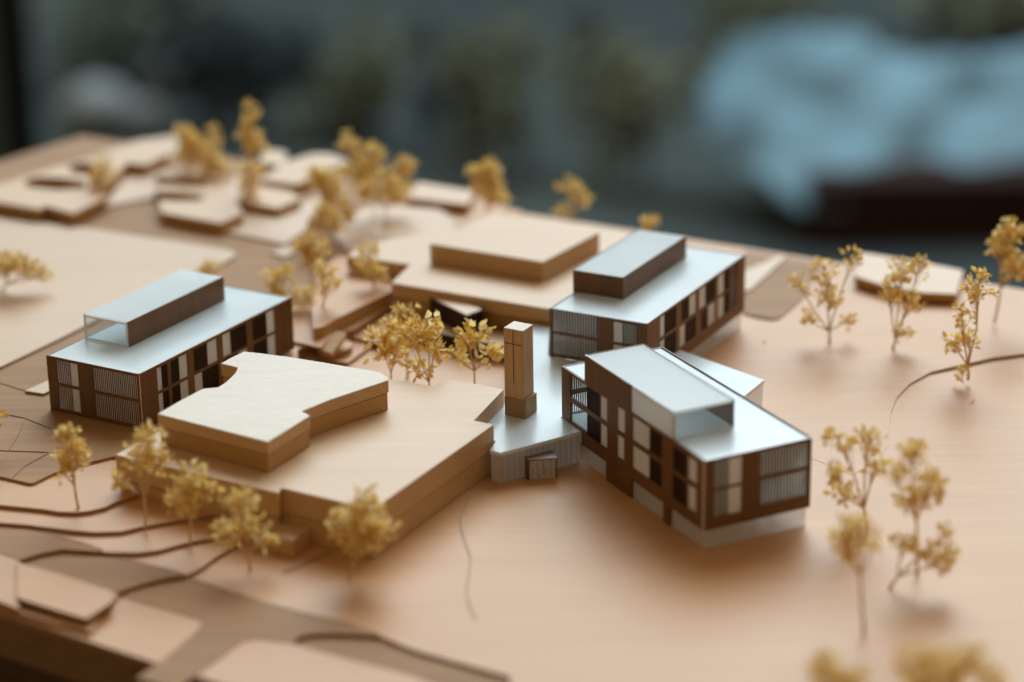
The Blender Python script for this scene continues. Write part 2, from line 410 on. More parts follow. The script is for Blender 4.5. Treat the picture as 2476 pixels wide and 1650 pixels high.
seam([(121, 1095), (60, 1128), (30, 1156)], VZ, 0.0006)
seam([(-20, 922), (62, 946)], VZ, 0.0006)
seam([(1133, 1207), (1126, 1225), (1112, 1252), (1115, 1280), (1127, 1320), (1138, 1350), (1135, 1385), (1128, 1420), (1132, 1460), (1150, 1500)], 0.0, 0.0012)
st(slab('road', PX([(716, 1563), (1000, 1640), (1120, 1695), (1245, 1705), (1231, 1641), (1000, 1579), (920, 1547), (860, 1542), (795, 1540), (744, 1543)], -ST + 0.0008), -ST + 0.0001, -ST + 0.0008, M['road']))
# narrow retaining strip in front of the entrance
seam([(686, 1386), (740, 1362), (799, 1337)], 0.0, 0.0045, 'edge', 'retaining_strip')
tag(slab('corner_plot', PX([(40, 1358), (160, 1393), (272, 1429), (271, 1456), (209, 1497), (130, 1474), (40, 1446)], 0.012), T1 + 0.0004, 0.012, [M['lawn'], M['base']], bevel=0.0006), 'low raised wooden plot at the base board edge, lower left corner', 'plot')

# right-hand side: far contour sheet and street marks
cont = [(2620, 850), (2476, 862), (2400, 872), (2320, 890), (2250, 905), (2200, 932), (2168, 965), (2154, 1000), (2150, 1040), (2146, 1080), (2125, 1115), (2060, 1150), (1990, 1120)]
cp = PX(cont, 0.0)
m_ = MB(); up_ = [(1.29, 2.49)] + [tuple(p) for p in cp] + [(0.24, 2.45), (0.30, 2.75)] + PX([(1990, 650)], 0.0) + [far(0.62), far(0.8)]
m_.prism(up_, 0.0001, 1.0)
m_.v = [(v[0], v[1], v[2] if v[2] < 0.5 else 0.0003 + 0.0032 * max(0, min(1, (v[0] - 0.39) / 0.12))) for v in m_.v]
st(m_.build('terrace', [M['lawn'], M['seam']]))
def lawn0(pts, mat, z=0.0009): return st(slab('road' if mat == 'road' else 'lawn', PX(pts, z), 0.0001, z, [M[mat], M['edge']]))
lawn0([(1795, 757), (1830, 768), (1869, 774), (1884, 771), (1929, 733), (1975, 665), (1990, 636), (1930, 626), (1800, 606)], 'road', 0.0016)
lawn0([(1800, 655), (1850, 634), (1888, 617), (1900, 622), (1815, 700), (1800, 705)], 'lawn_b', 0.004)
seam([(1800, 757), (1869, 772), (1884, 769), (1930, 731), (1960, 700)], 0.0016, 0.002, 'seam')

# ================================================================== wooden blocks
def block(name, label, cat, plates, bevel=0.0005, group=None):
    z0 = min(p[1] for p in plates)
    e = empty(name, centre(plates[0][0], z0), label, cat, group)
    for poly, a, b, mats, *rest in plates:
        slab('plate', poly, a, b, [M[x] for x in mats], e, holes=rest[0] if rest else (), bevel=bevel)
    return e
DT = 0.054
D1 = PX([(279, 1100), (672, 1192), (680, 1180), (807, 1210), (900, 1233), (1194, 1027), (1146, 1017), (1218, 942), (1153.6, 929), (1100, 919), (1082, 918.6), (1070, 922), (1051.6, 934), (1004, 927), (941, 917)], DT) + [(-0.30, 2.452)]
def inset(poly, d):
    n = len(poly); out = []
    A = sum(poly[i][0] * poly[(i + 1) % n][1] - poly[(i + 1) % n][0] * poly[i][1] for i in range(n)); sg = 1 if A > 0 else -1
    for i in range(n):
        a, b, c = Vector(poly[i - 1]), Vector(poly[i]), Vector(poly[(i + 1) % n])
        d1, d2 = (b - a).normalized(), (c - b).normalized()
        n1, n2 = Vector((-d1.y, d1.x)) * sg, Vector((-d2.y, d2.x)) * sg
        q = n1 + n2; q = q / max(0.35, q.dot(n1)) if q.length > 1e-6 else n1
        out.append(tuple(b + q * d))
    return out
block('flat_roofed_block', 'large pale wooden block with stepped outline beside the cross tower', 'building model',
      [(inset(D1, 0.0020), 0.0002, 0.0255, ('block', 'blockside')), (inset(D1, 0.004), 0.0256, 0.0271, ('walnut', 'walnut')), (D1, 0.0272, DT, ('block', 'blockside'))])
ZU = 0.088
D2 = PX([(380, 1001), (647, 1069), (750, 1005), (730, 994.6), (800, 966), (939, 919.5), (938, 913), (925, 903), (900, 896), (850, 888), (780, 876), (700, 863), (630, 854), (590, 850), (560, 864), (533, 879), (574, 889), (570, 900), (560, 911), (545, 925), (526, 937), (490, 940), (440, 966)], ZU)
block('roof_block', 'thick pale two-layer slab with notched curved outline stacked on the large block', 'roof slab',
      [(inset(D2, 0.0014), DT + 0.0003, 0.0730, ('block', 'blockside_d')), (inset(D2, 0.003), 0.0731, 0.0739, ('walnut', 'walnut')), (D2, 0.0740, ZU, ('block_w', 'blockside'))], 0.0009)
EZ = 0.018
block('entrance_box', 'small pale wooden box at the foot of the large block, between blurred trees', 'box',
      [(PX([(771, 1259), (707, 1308), (530, 1262), (590, 1218), (680, 1242)], EZ), 0.0002, EZ, ('block', 'blockside'))])
F1 = PX([(946, 684), (1334, 748.6)], 0.055) + [(0.20, 2.97), (0.02, 3.07)] + PX([(880, 590), (838, 620), (992, 640)], 0.055)
block('long_hall', 'wide flat pale wooden hall behind the court, overhanging upper plate', 'building model',
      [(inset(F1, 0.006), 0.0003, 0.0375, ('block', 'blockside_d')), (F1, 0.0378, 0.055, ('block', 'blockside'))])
block('hall_upper_block', 'thick square wooden slab stacked on the long hall roof', 'roof slab',
      [(PX([(1038.6, 590), (1312, 634), (1450, 562), (1190, 515)], 0.080), 0.0553, 0.080, ('block', 'blockside'))], 0.0008)
hb = PX([(1038, 718), (1128, 763), (1168, 748), (1078, 706)], 0.046)
block('dark_canopy_box', 'dark walnut box with pale top against the long hall front', 'box',
      [(hb, 0.0206, 0.0440, ('walnut_d', 'walnut_d')), (inset(hb, 0.001), 0.0441, 0.046, ('block', 'walnut_d'))])
hb2 = PX([(1000, 790), (1110, 818), (1225, 838), (1262, 812), (1150, 790), (1040, 752)], 0.020)
block('dark_step_block', 'low dark walnut step with pale top below the canopy box', 'box',
      [(hb2, 0.0002, 0.0180, ('walnut_d', 'walnut_d')), (inset(hb2, 0.001), 0.0181, 0.020, ('block', 'walnut_d'))])

def rough_edge(poly, amp, step, seed):
    rnd = random.Random(seed); out = []
    for i in range(len(poly)):
        a, b = Vector(poly[i]), Vector(poly[(i + 1) % len(poly)])
        n = max(1, int((b - a).length / step))
        for k in range(n):
            p = a + (b - a) * k / n
            out.append((p.x + rnd.uniform(-amp, amp), p.y + rnd.uniform(-amp, amp)))
    return out
# tower
e = empty('cross_tower', (0.008, 2.413, 0.0354), 'tall square wooden tower engraved with a cross, standing beside the white roof', 'tower model')
ta, tb = Vector((math.cos(math.radians(-31.5)), math.sin(math.radians(-31.5)))), Vector((math.cos(math.radians(61)), math.sin(math.radians(61))))
t0 = W(1220.5, 1003.6, 0.0354).to_2d()
def tq(i0, i1, j0, j1): return [tuple(t0 + ta * i + tb * j) for i, j in ((i0, j0), (i1, j0), (i1, j1), (i0, j1))]
slab('tower_base', rough_edge(tq(0, 0.0262, 0, 0.0258), 0.0002, 0.004, 3), 0.0354, 0.0570, [M['tower_b']], e, bevel=0.0004)
m_ = MB().prism(rough_edge(tq(0.0002, 0.0238, 0.0002, 0.0236), 0.00012, 0.005, 5), 0.0571, 0.1350, (), 1, 0)
m_.build('tower_shaft', [M['tower'], M['block_w']], e, 0.0004)
cu = 0.0118
def tw(u, z, d): p = t0 + ta * u + tb * (0.0002 + d); return (p.x, p.y, z)
MB().grid([(cu - 0.0005, cu + 0.0005, 0.074, 0.1346)], [], tw, -0.00012).build('cross_upright', M['burn'], e)
MB().grid([(0.0010, 0.0228, 0.1177, 0.1187)], [], tw, -0.00014).build('cross_bar', M['burn'], e)
# kiosk
kz = 0.0235
k1, k2 = W(1280, 1161, 0).to_2d(), W(1347.7, 1155, 0).to_2d()
kt = PX([(1267, 1105.5), (1277, 1113), (1348.5, 1107), (1336.4, 1089)], kz)
kp = inset(kt, 0.0009)
e = empty('small_kiosk', centre(kp, 0), 'small brown kiosk with slanted roof outline before the lined glass wall', 'kiosk')
slab('roof_plate', kt, kz - 0.0013, kz, M['walnut'], e, bevel=0.0002)
slab('body', inset(kt, 0.0022), 0.0002, kz - 0.0014, M['pane'], e)
for i, (a, b) in enumerate(((0, 1),)):
    pa, pb = Vector(kp[a]), Vector(kp[b])
    slab('side_board', strip([pa, pb], 0.001, 0, 0), 0.0002, kz - 0.0014, M['walnut'], e)
for i in (1, 2):
    p = Vector(kp[i]); slab('corner_post', [(p.x - .0006, p.y - .0006), (p.x + .0006, p.y - .0006), (p.x + .0006, p.y + .0006), (p.x - .0006, p.y + .0006)], 0.0002, kz - 0.0014, M['walnut'], e)
rnd = random.Random(4)
pa, pb = Vector(kp[1]), Vector(kp[2])
m_ = MB()
for k in range(9):
    t = 0.08 + 0.84 * k / 8 + rnd.uniform(-.03, .03); p = pa.lerp(pb, t); d = (pb - pa).normalized() * rnd.uniform(.0002, .0006)
    q = Vector((d.y, -d.x)).normalized() * 0.0002
    m_.prism([tuple(p - d - q), tuple(p + d - q), tuple(p + d + q * 0), tuple(p - d + q * 0)], 0.0006 + rnd.uniform(0, 0.006), kz - 0.002 - rnd.uniform(0, 0.009))
tag(m_.build('glazing_bars', M['seam'], e), kind='stuff')

# ================================================================== the three veneered buildings
P = {'Lx': -0.39982, 'Ly': 2.42333, 'LA': 0.28601, 'LB': 0.1287, 'Lcx': -0.42299, 'Lcy': 2.50817, 'LcA': 0.17944, 'LcB': 0.06248,
     'Bx': 0.15099, 'By': 2.53165, 'BA': 0.27679, 'BB': 0.12297, 'Bcx': 0.12794, 'Bcy': 2.6152, 'BcA': 0.17451, 'BcB': 0.0642,
     'Cx': 0.18278, 'Cy': 2.13605, 'CA': 0.12205, 'CB': 0.29526, 'Ccx': 0.16129, 'Ccy': 2.19345, 'CcA': 0.06411, 'CcB': 0.18263,
     'yawL': 1.0448, 'yawB': 1.07251, 'yawC': 0.45826}
KL = (1 - VZ) / (1 - 0.0195)
for k in ('Lx', 'Ly', 'LA', 'LB', 'Lcx', 'Lcy', 'LcA', 'LcB'): P[k] *= KL
zl = lambda z: 1 - (1 - z) * KL

class Bld:
    def __init__(self, key, label):
        self.k = key; yaw = P['yaw' + key]
        self.o = Vector((P[key + 'x'], P[key + 'y'])); self.a = Vector((math.cos(yaw), math.sin(yaw))); self.b = Vector((-math.sin(yaw), math.cos(yaw)))
        self.A, self.B = P[key + 'A'], P[key + 'B']
        d = Vector((P[key + 'cx'], P[key + 'cy'])) - self.o
        self.ci, self.cj = d.dot(self.a), d.dot(self.b)
        self.cA, self.cB = P[key + 'cA'], P[key + 'cB']
        self.label = label
    def start(self, z):
        c = self.o + self.a * self.A / 2 + self.b * self.B / 2
        self.e = empty('veneered_building', (c.x, c.y, z), self.label, 'building model', 'veneered buildings with frosted roofs'); return self
    def pt(self, i, j, z): p = self.o + self.a * i + self.b * j; return (p.x, p.y, z)
    # fn for face: 'a0' plane j=const (u along a, inward +b), 'b0' plane i=const (u along b, inward +a); 'a1','b1' inward negative
    def fn(self, face, off=0.0):
        if face == 'a0': return lambda u, z, d: self.pt(u, off + d, z)
        if face == 'a1': return lambda u, z, d: self.pt(u, off - d, z)
        if face == 'b0': return lambda u, z, d: self.pt(off + d, u, z)
        return lambda u, z, d: self.pt(off - d, u, z)
    def panel(self, name, face, off, solids, holes, t, mat, parent=None):
        return MB().grid(solids, holes, self.fn(face, off), t).build(name, M[mat] if isinstance(mat, str) else mat, parent or self.e)
    def box(self, name, i0, i1, j0, j1, z0, z1, mat, parent=None, bevel=0.0):
        return MB().prism([self.pt(i, j, 0)[:2] for i, j in ((i0, j0), (i1, j0), (i1, j1), (i0, j1))], z0, z1).build(name, M[mat], parent or self.e, bevel)
    def slats(self, face, off, u0, u1, z0, z1, n, wr, mat='walnut_d', t=0.0008, seed=1, parent=None):
        rnd = random.Random(seed + int(u0 * 1e5)); m_ = MB(); f = self.fn(face, off); p = (u1 - u0) / n
        for k in range(n):
            c = u0 + (k + 0.5) * p; h = p * wr / 2 * rnd.uniform(0.9, 1.1)
            m_.grid([(c - h, c + h, z0, z1)], [], f, t)
        return tag(m_.build('slat_screen', M[mat], parent or self.e), kind='stuff')
    def window(self, face, off, u0, u1, z0, z1, kind, n=0):
        """fills an opening: frosted pane, dark louvre board, slats over a pane, or clear"""
        e_ = 0.0005
        if kind == 'w':
            self.panel('window_pane', face, off + 0.0008 * self.sg(face), [(u0 - e_, u1 + e_, z0 - e_, z1 + e_)], [], 0.0008, 'pane')
        elif kind == 'd':
            pn = self.panel('louvre_board', face, off + 0.0016 * self.sg(face), [(u0 - e_, u1 + e_, z0 - e_, z1 + e_)], [], 0.0008, 'walnut_d')
            self.slats(face, off + 0.0009 * self.sg(face), u0, u1, z0, z1, max(5, int((u1 - u0) / 0.0030)), 0.6, parent=pn)
        elif kind == 's':
            pn = self.panel('window_pane', face, off + 0.0011 * self.sg(face), [(u0 - e_, u1 + e_, z0 - e_, z1 + e_)], [], 0.0006, 'pane')
            self.slats(face, off + 0.0005 * self.sg(face), u0, u1, z0, z1, n or max(4, int((u1 - u0) / 0.0027)), 0.44, 'walnut_d' if self.k != 'L' else 'walnut', 0.0004, parent=pn)
        elif kind == 'c':
            self.panel('window_pane', face, off + 0.0008 * self.sg(face), [(u0 - e_, u1 + e_, z0 - e_, z1 + e_)], [], 0.0006, 'clear')
    def sg(self, face): return 1 if face.endswith('0') else -1
TW = 0.0024

def clerestory(b, zt, zc, faces, mats_roof='roof'):
    """faces: dict a0,a1,b0,b1 -> material or list of (u0,u1,mat)"""
    i0, i1, j0, j1 = b.ci, b.ci + b.cA, b.cj, b.cj + b.cB
    r = b.box('clerestory_roof', i0 + 0.0014, i1 - 0.0012, j0 + 0.0014, j1 - 0.0012, zc - 0.0030, zc - 0.0002, 'roof_c', bevel=0.0004)
    b.panel('roof_edge', 'a0', j0 + 0.0002, [(i0 + 0.0014, i1 - 0.0012, zc + 0.00005, zc + 0.0007)], [], 0.0012, 'acryl_edge')
    for f, off, u0, u1 in (('b0', i0, j0, j1), ('b1', i1, j0, j1), ('a0', j0, i0 + 0.0012, i1 - 0.0012), ('a1', j1, i0 + 0.0012, i1 - 0.0012)):
        spec = faces[f]
        for s0, s1, mat in ([(0, 1, spec)] if isinstance(spec, str) else spec):
            top = zc if mat == 'walnut' else zc - 0.0031
            b.panel('clerestory_wall' if mat == 'walnut' else 'clerestory_pane', f, off, [(u0 + (u1 - u0) * s0, u0 + (u1 - u0) * s1, zt + 0.0002, top)], [], 0.0011, mat)

def glaze(b, z0, zt, faces=('b1', 'a1')):
    h = (zt - z0) / 2
    for f in faces:
        n0, n1, off = (TW, b.B - (0 if b.k != 'C' else TW), b.A) if f == 'b1' else (TW, b.A - TW, b.B)
        n = max(3, int((n1 - n0) / 0.030)); p = (n1 - n0) / n; hs = []
        for k in range(n):
            for r in (0, 1): hs.append((n0 + k * p + 0.0035, n0 + (k + 1) * p - 0.0035, z0 + r * h + 0.003, z0 + (r + 1) * h - 0.003))
        b.panel('wall', f, off, [(n0, n1, z0, zt)], hs, TW, 'walnut')
        for q in hs: b.window(f, off, *q, 'c')
    for z in (z0 + 0.0012, z0 + h - 0.0006):
        if b.k != 'C': b.box('floor_plate', TW + .0006, b.A - TW - .0006, TW + .0030, b.B - TW - .0030, z, z + 0.0008, 'roof')
# ---- left building
L = Bld('L', 'brown veneered building with frosted roof at far left, its end wall full of vertical slats').start(VZ)
zb, zt, zc = VZ + 0.0002, zl(0.0838), zl(0.1131)
u = lambda x: x * KL
up0, up1, lo0, lo1 = zl(0.0540), zl(0.0808), zl(0.0236), zl(0.0507)
hf = [(u(.0855), u(.1163), up0, up1), (u(.0855), u(.1163), lo0, lo1), (u(.0025), u(.0653), up0, up1), (u(.0025), u(.0653), lo0, lo1)]
L.panel('wall', 'b0', 0.0, [(0, L.B, zb, zt)], hf, TW, 'walnut')
for z0, z1 in ((up0, up1), (lo0, lo1)):
    L.window('b0', 0, u(.0955), u(.1163), z0, z1, 's', 8)
    L.window('b0', 0, u(.0855), u(.0953), z0, z1, 'w')
    L.window('b0', 0, u(.0025), u(.0653), z0, z1, 's', 24)
bays = [(.0297, .0375, 'w', 1), (.0375, .0478, 'd', 1), (.0297, .0375, 'w', 0), (.0375, .0478, 'd', 0),
        (.0537, .0702, 'd', 1), (.0702, .0838, 'w', 1), (.0537, .0702, 'd', 0), (.0702, .0838, 'w', 0),
        (.0950, .1218, 'd', 1), (.1218, .1388, 'w', 1), (.0945, .1085, 'w', 0), (.1085, .1390, 'd', 0),
        (.1490, .1640, 'w', 1), (.1640, .1945, 'd', 1), (.1490, .1790, 'd', 0), (.1790, .1945, 'w', 0),
        (.2058, .2355, 'd', 1), (.2355, .2495, 'w', 1), (.2058, .2355, 'd', 0), (.2355, .2495, 'w', 0)]
def side(b, bays, rows, A, solids, k=1.0):
    hs = []
    for a0, a1, kd, r in bays: hs.append((a0 * k, a1 * k, rows[r][0], rows[r][1]))
    b.panel('wall', 'a0', 0.0, solids, hs, TW, 'walnut')
    for a0, a1, kd, r in bays: b.window('a0', 0.0, a0 * k, a1 * k, rows[r][0], rows[r][1], kd)
side(L, bays, ((lo0, lo1), (up0, up1)), L.A, [(TW, L.A, zb, zt)], KL)
glaze(L, zb, zt)
L.box('roof', TW, L.A - TW, TW, L.B - TW, zt - 0.0042, zt - 0.0004, 'roof', bevel=0.0005)
L.panel('roof_edge', 'a0', 0.0004, [(0.0012, L.A - 0.001, zt + 0.00005, zt + 0.0009)], [], 0.0020, 'acryl_edge')
L.panel('roof_edge', 'b0', 0.0002, [(0.0026, L.B - 0.006, zt + 0.00005, zt + 0.0006)], [], 0.0016, 'acryl_edge')
L.panel('corner_edge', 'b0', -0.0004, [(-0.0003, 0.0006, zb + .0005, zt - 0.001)], [], 0.0003, 'acryl_edge')
clerestory(L, zt, zc, {'a0': 'walnut', 'a1': 'clear', 'b0': 'clear', 'b1': 'clear'})
i0, j0 = L.ci, L.cj
for (ja, jb) in ((j0 + 0.0012, j0 + 0.0030), (j0 + L.cB - 0.0032, j0 + L.cB - 0.0012)):
    L.box('pane_edge', i0 - 0.0002, i0 + 0.0010, ja, jb, zt + 0.0003, zc - 0.0032, 'acryl_edge')
L.box('pane_edge', i0 - 0.0002, i0 + 0.0010, j0 + 0.0031, j0 + L.cB - 0.0033, zt + 0.0003, zt + 0.0022, 'acryl_edge')
L.box('pane_edge', i0 - 0.0002, i0 + 0.0012, j0 + 0.0012, j0 + L.cB - 0.0012, zc - 0.0031, zc - 0.0008, 'acryl_edge')
L.panel('clerestory_wall', 'a0', L.cj + L.cB - 0.0014, [(L.ci + 0.0010, L.ci + 0.0022, zt + 0.0003, zc)], [], 0.0012, 'walnut')

# ---- middle-right building (behind)
B = Bld('B', 'brown veneered building with frosted roof behind the tower, fully walnut clerestory').start(0.0)
zt, zc, zg = 0.0932, 0.1201, 0.0213
rows = ((0.0360, 0.0615), (0.0655, 0.0905))
hf = [(.0615, .1200, .0660, .0922), (.0615, .1200, .0390, .0632), (.0125, .0422, .0655, .0897), (.0125, .0422, .0395, .0625)]
B.panel('wall', 'b0', 0.0, [(0, B.B, 0.0356, zt), (0, 0.012, 0.0002, 0.0356)], hf, TW, 'walnut')
for z0, z1 in ((.0660, .0922), (.0390, .0632)): B.window('b0', 0, .0615, .1200, z0, z1, 's', 17)
for z0, z1 in ((.0655, .0897), (.0395, .0625)):
    B.window('b0', 0, .0317, .0422, z0, z1, 'w'); B.window('b0', 0, .0125, .0317, z0, z1, 's', 7)
bays = [(.0335, .0458, 'w', 1), (.0458, .0768, 'd', 1), (.0335, .0458, 'w', 0), (.0458, .0768, 'd', 0),
        (.0916, .1156, 'd', 1), (.1156, .1328, 'w', 1), (.0872, .1023, 'w', 0), (.1023, .1322, 'd', 0),
        (.1415, .1597, 'w', 1), (.1597, .1878, 'd', 1), (.1476, .1696, 'd', 0), (.1696, .1888, 'w', 0),
        (.1957, .2132, 'w', 1), (.2132, .2296, 'd', 1), (.1960, .2140, 'w', 0), (.2140, .2305, 'd', 0),
        (.2362, .2528, 's', 1), (.2362, .2532, 's', 0)]
side(B, bays, rows, B.A, [(TW, B.A, zg, zt), (TW, 0.030, 0.0002, zg), (0.086, 0.112, 0.0002, zg)])
glaze(B, zg, zt)
B.box('roof', TW, B.A - TW, TW, B.B - TW, zt - 0.0042, zt - 0.0004, 'roof', bevel=0.0005)
B.panel('roof_edge', 'a0', 0.0004, [(0.0012, B.A - 0.001, zt + 0.00005, zt + 0.0007)], [], 0.0018, 'acryl_edge')
clerestory(B, zt, zc, {'a0': 'walnut', 'a1': 'walnut', 'b0': 'walnut', 'b1': 'walnut'})
B.box('glass_base', 0.012 + TW, B.A - 0.003, 0.0026, B.B - 0.003, 0.0002, zg - 0.0002, 'haze_pane')

# ---- front right building
C = Bld('C', 'brown veneered building with frosted roof at front right, raised on a milky glass base').start(0.0)
zt, zc, zg = 0.0943, 0.1237, 0.0207
r1, r0 = (.0657, .0912), (.0350, .0602)
hs = [(.2408, .2765, *r1), (.2408, .2765, .0385, .0602), (.2105, .2408, *r1), (.2105, .2408, .0357, .0602), (.1950, .2092, *r1), (.1950, .2092, .0362, .0602),
      (.1575, .1727, *r1), (.1590, .1727, .0357, .0605), (.1088, .1411, *r1), (.1088, .1411, *r0), (.0818, .1088, *r1), (.0818, .1088, *r0),
      (.0345, .0605, .0640, .0885), (.0345, .0605, .0330, .0590), (.0145, .0307, .0650, .0885), (.0155, .0307, .0338, .0590)]
b0_, b1_ = C.cj + C.cB * 0.465, C.cj + C.cB
sol = [(0, .2512, zg, zt), (.2512, C.B, .0358, zt), (.1440, .1972, 0.0002, zg), (.0660, .0788, 0.0002, zg), (b0_, b1_, zt, zc)]
C.panel('wall', 'b0', 0.0, sol, hs, TW, 'walnut')
kinds = ['c', 'c', 'd', 'd', 'w', 'w', 'w', 'w', 'w', 'w', 'd', 'd', 'd', 'd', 'w', 'w']
for h, kd in zip(hs, kinds): C.window('b0', 0.0, *h, kd)
fr = [(.0100, .0280, .0632, .0920), (.0280, .0426, .0632, .0920), (.0105, .0280, .0325, .0608), (.0280, .0424, .0325, .0608), (.0622, .1196, .0650, .0912), (.0630, .1196, .0333, .0614)]
C.panel('wall', 'a0', 0.0, [(TW, C.A, zg, zt)], fr, TW, 'walnut')
for h, kd in zip(fr, ('s', 'w', 's', 'w', 's', 's')): C.window('a0', 0.0, *h, kd, {.0622: 16, .0630: 16}.get(h[0], 6))
C.panel('corner_edge', 'b0', -0.0005, [(-0.0006, 0.0022, zg + 0.0005, zt - 0.001)], [], 0.0004, 'haze_pane')
endh = [(.008, .055, .066, .091), (.008, .055, .040, .0605), (.065, .114, .066, .091), (.065, .114, .040, .0605)]
C.panel('wall', 'a1', C.B, [(TW, C.A, .0358, zt)], endh, TW, 'walnut')
for h in endh: C.slats('a1', C.B - 0.0006, *h, 18, 0.45, 'walnut', 0.0010)
glaze(C, zg, zt, ('b1',))
C.panel('slat_bracket', 'a1', C.B + 0.0016, [(0.0008, 0.0040, .040, .064)], [(0.0014, 0.0034, .042, .062)], 0.0014, 'walnut')
C.box('floor_plate', TW + .0005, C.A - TW - .0005, TW + .0005, C.B - TW - .0005, 0.0376, 0.0384, 'roof')
C.box('roof', TW, C.A - TW, TW, C.B - TW, zt - 0.0042, zt - 0.0004, 'roof', bevel=0.0005)
C.panel('roof_edge', 'b1', C.A - 0.0002, [(TW, C.B - TW, zt + 0.00005, zt + 0.0010)], [], 0.0012, 'walnut')
C.box('glass_base', 0.0030, C.A - 0.0025, 0.0030, 0.240, 0.0002, zg - 0.0002, 'haze_pane')
i0, i1, j0, j1 = 0.0026, C.ci + C.cA, C.cj, C.cj + C.cB
C.box('clerestory_roof', 0.0030, i1 - 0.0014, j0 + 0.0008, j1 - 0.0014, zc - 0.0032, zc - 0.0004, 'roof_c', bevel=0.0004)
C.panel('roof_edge', 'b0', 0.0006, [(C.cj + 0.001, C.cj + C.cB - 0.001, zc + 0.00005, zc + 0.0006)], [], 0.0013, 'acryl_edge')
C.panel('roof_edge', 'a0', 0.0004, [(0.0026, C.A - 0.001, zt + 0.00005, zt + 0.0006)], [], 0.0014, 'acryl_edge')
C.panel('clerestory_pane', 'b0', 0.0014, [(j0 + 0.001, b0_ - 0.0003, zt + 0.0002, zc - 0.0033)], [], 0.0008, 'haze_pane')
C.panel('clerestory_pane', 'a0', j0, [(0.0026, i1 - 0.0016, zt + 0.0002, zc - 0.0033)], [], 0.0008, 'clear')
C.panel('clerestory_wall', 'b1', i1, [(j0, j1 - 0.0012, zt + 0.0002, zc)], [], 0.0012, 'walnut')
C.panel('clerestory_wall', 'a1', j1, [(0.0026, i1, zt + 0.0002, zc)], [], 0.0012, 'walnut')
C.box('corner_post', 0.0006, 0.0022, j0, j0 + 0.0016, zt + 0.0002, zc - 0.0034, 'blockside')
C.box('pane_edge', 0.0040, i1 - 0.0020, j0 - 0.0003, j0 + 0.0011, zt + 0.0003, zt + 0.0016, 'acryl_edge')
C.box('pane_edge', 0.0024, 0.0030, j0 + 0.002, b0_ - 0.001, zc - 0.0031, zc - 0.0006, 'acryl_edge')

# ---- connector with frosted roof and lined glass walls
RZ = 0.0352
rp = PX([(1184, 1088.6), (1210, 1095), (1405, 1044.4)], RZ)
cr_ = [C.pt(0.0, .2510, 0)[:2], C.pt(-.0004, C.B + .001, 0)[:2]]
conn = [rp[0], rp[1], C.pt(-0.0006, .2514, 0)[:2], C.pt(-0.0006, C.B + 0.0006, 0)[:2], C.pt(C.A - .02, C.B + 0.0006, 0)[:2]] + PX([(1735, 914), (1848, 919), (1800, 960)], RZ)
conn = [rp[0], rp[1], C.pt(-0.0008, .2514, 0)[:2], C.pt(-0.0008, C.B + 0.0022, 0)[:2], C.pt(C.A + .0008, C.B + 0.0022, 0)[:2], C.pt(C.A + .0008, .215, 0)[:2], PX([(1848, 919)], RZ)[0],
        B.pt(0.10, -0.004, 0)[:2], B.pt(-0.001, 0.0000, 0)[:2], B.pt(-0.0008, B.B + 0.002, 0)[:2], PX([(1283, 762)], RZ)[0], (-0.004, 2.66), (-0.0105, 2.46), PX([(1217, 944)], RZ)[0], PX([(1146, 1018)], RZ)[0], PX([(1160, 1060)], RZ)[0]]
# keep the slab clear of the raised buildings by following their walls
conn = [rp[0], rp[1], C.pt(-0.0008, .2514, 0)[:2], C.pt(-0.0008, C.B + 0.0022, 0)[:2], C.pt(C.A + .0008, C.B + 0.0022, 0)[:2], C.pt(C.A + .0008, .200, 0)[:2], PX([(1848, 919)], RZ)[0],
        B.pt(0.084, -0.001, 0)[:2], B.pt(-0.001, -0.001, 0)[:2], B.pt(-0.001, B.B + 0.002, 0)[:2], (0.045, 2.690), (0.020, 2.704), (-0.006, 2.60), (-0.0095, 2.4425), (-0.041, 2.3525), (-0.0185, 2.3395)]
e = empty('glass_connector', centre(conn, 0), 'low connector with frosted white roof and lined glass walls round the tower', 'building model')
slab('roof', conn, RZ - 0.0042, RZ, [M['roof'], M['acryl_edge']], e, bevel=0.0003)
slab('glass_walls', inset(conn, 0.0011), 0.0002, RZ - 0.0043, [M['roof_c'], M['haze_pane']], e)
m_ = MB(); q0, q1 = Vector(rp[1]), Vector(C.pt(-0.0008, .2514, 0)[:2]); nv = Vector(((q1 - q0).y, -(q1 - q0).x)).normalized()
for k in range(14):
    t = (k + 0.4) / 14.0; p = q0.lerp(q1, t) - nv * 0.0009; d = (q1 - q0).normalized() * 0.00022
    m_.prism([tuple(p - d), tuple(p + d), tuple(p + d + nv * 0.0003), tuple(p - d + nv * 0.0003)], 0.0006, RZ - 0.0043)
q2, q3 = Vector(conn[5]), Vector(conn[6]); 
tag(m_.build('engraved_mullions', M['seam'], e), kind='stuff')
pp = q0.lerp(q1, 0.012) - nv * 0.0012
MB().prism([(pp.x - .0007, pp.y - .0007), (pp.x + .0007, pp.y - .0007), (pp.x + .0007, pp.y + .0007), (pp.x - .0007, pp.y + .0007)], 0.008, RZ - 0.0044).build('corner_post', M['blockside'], e)

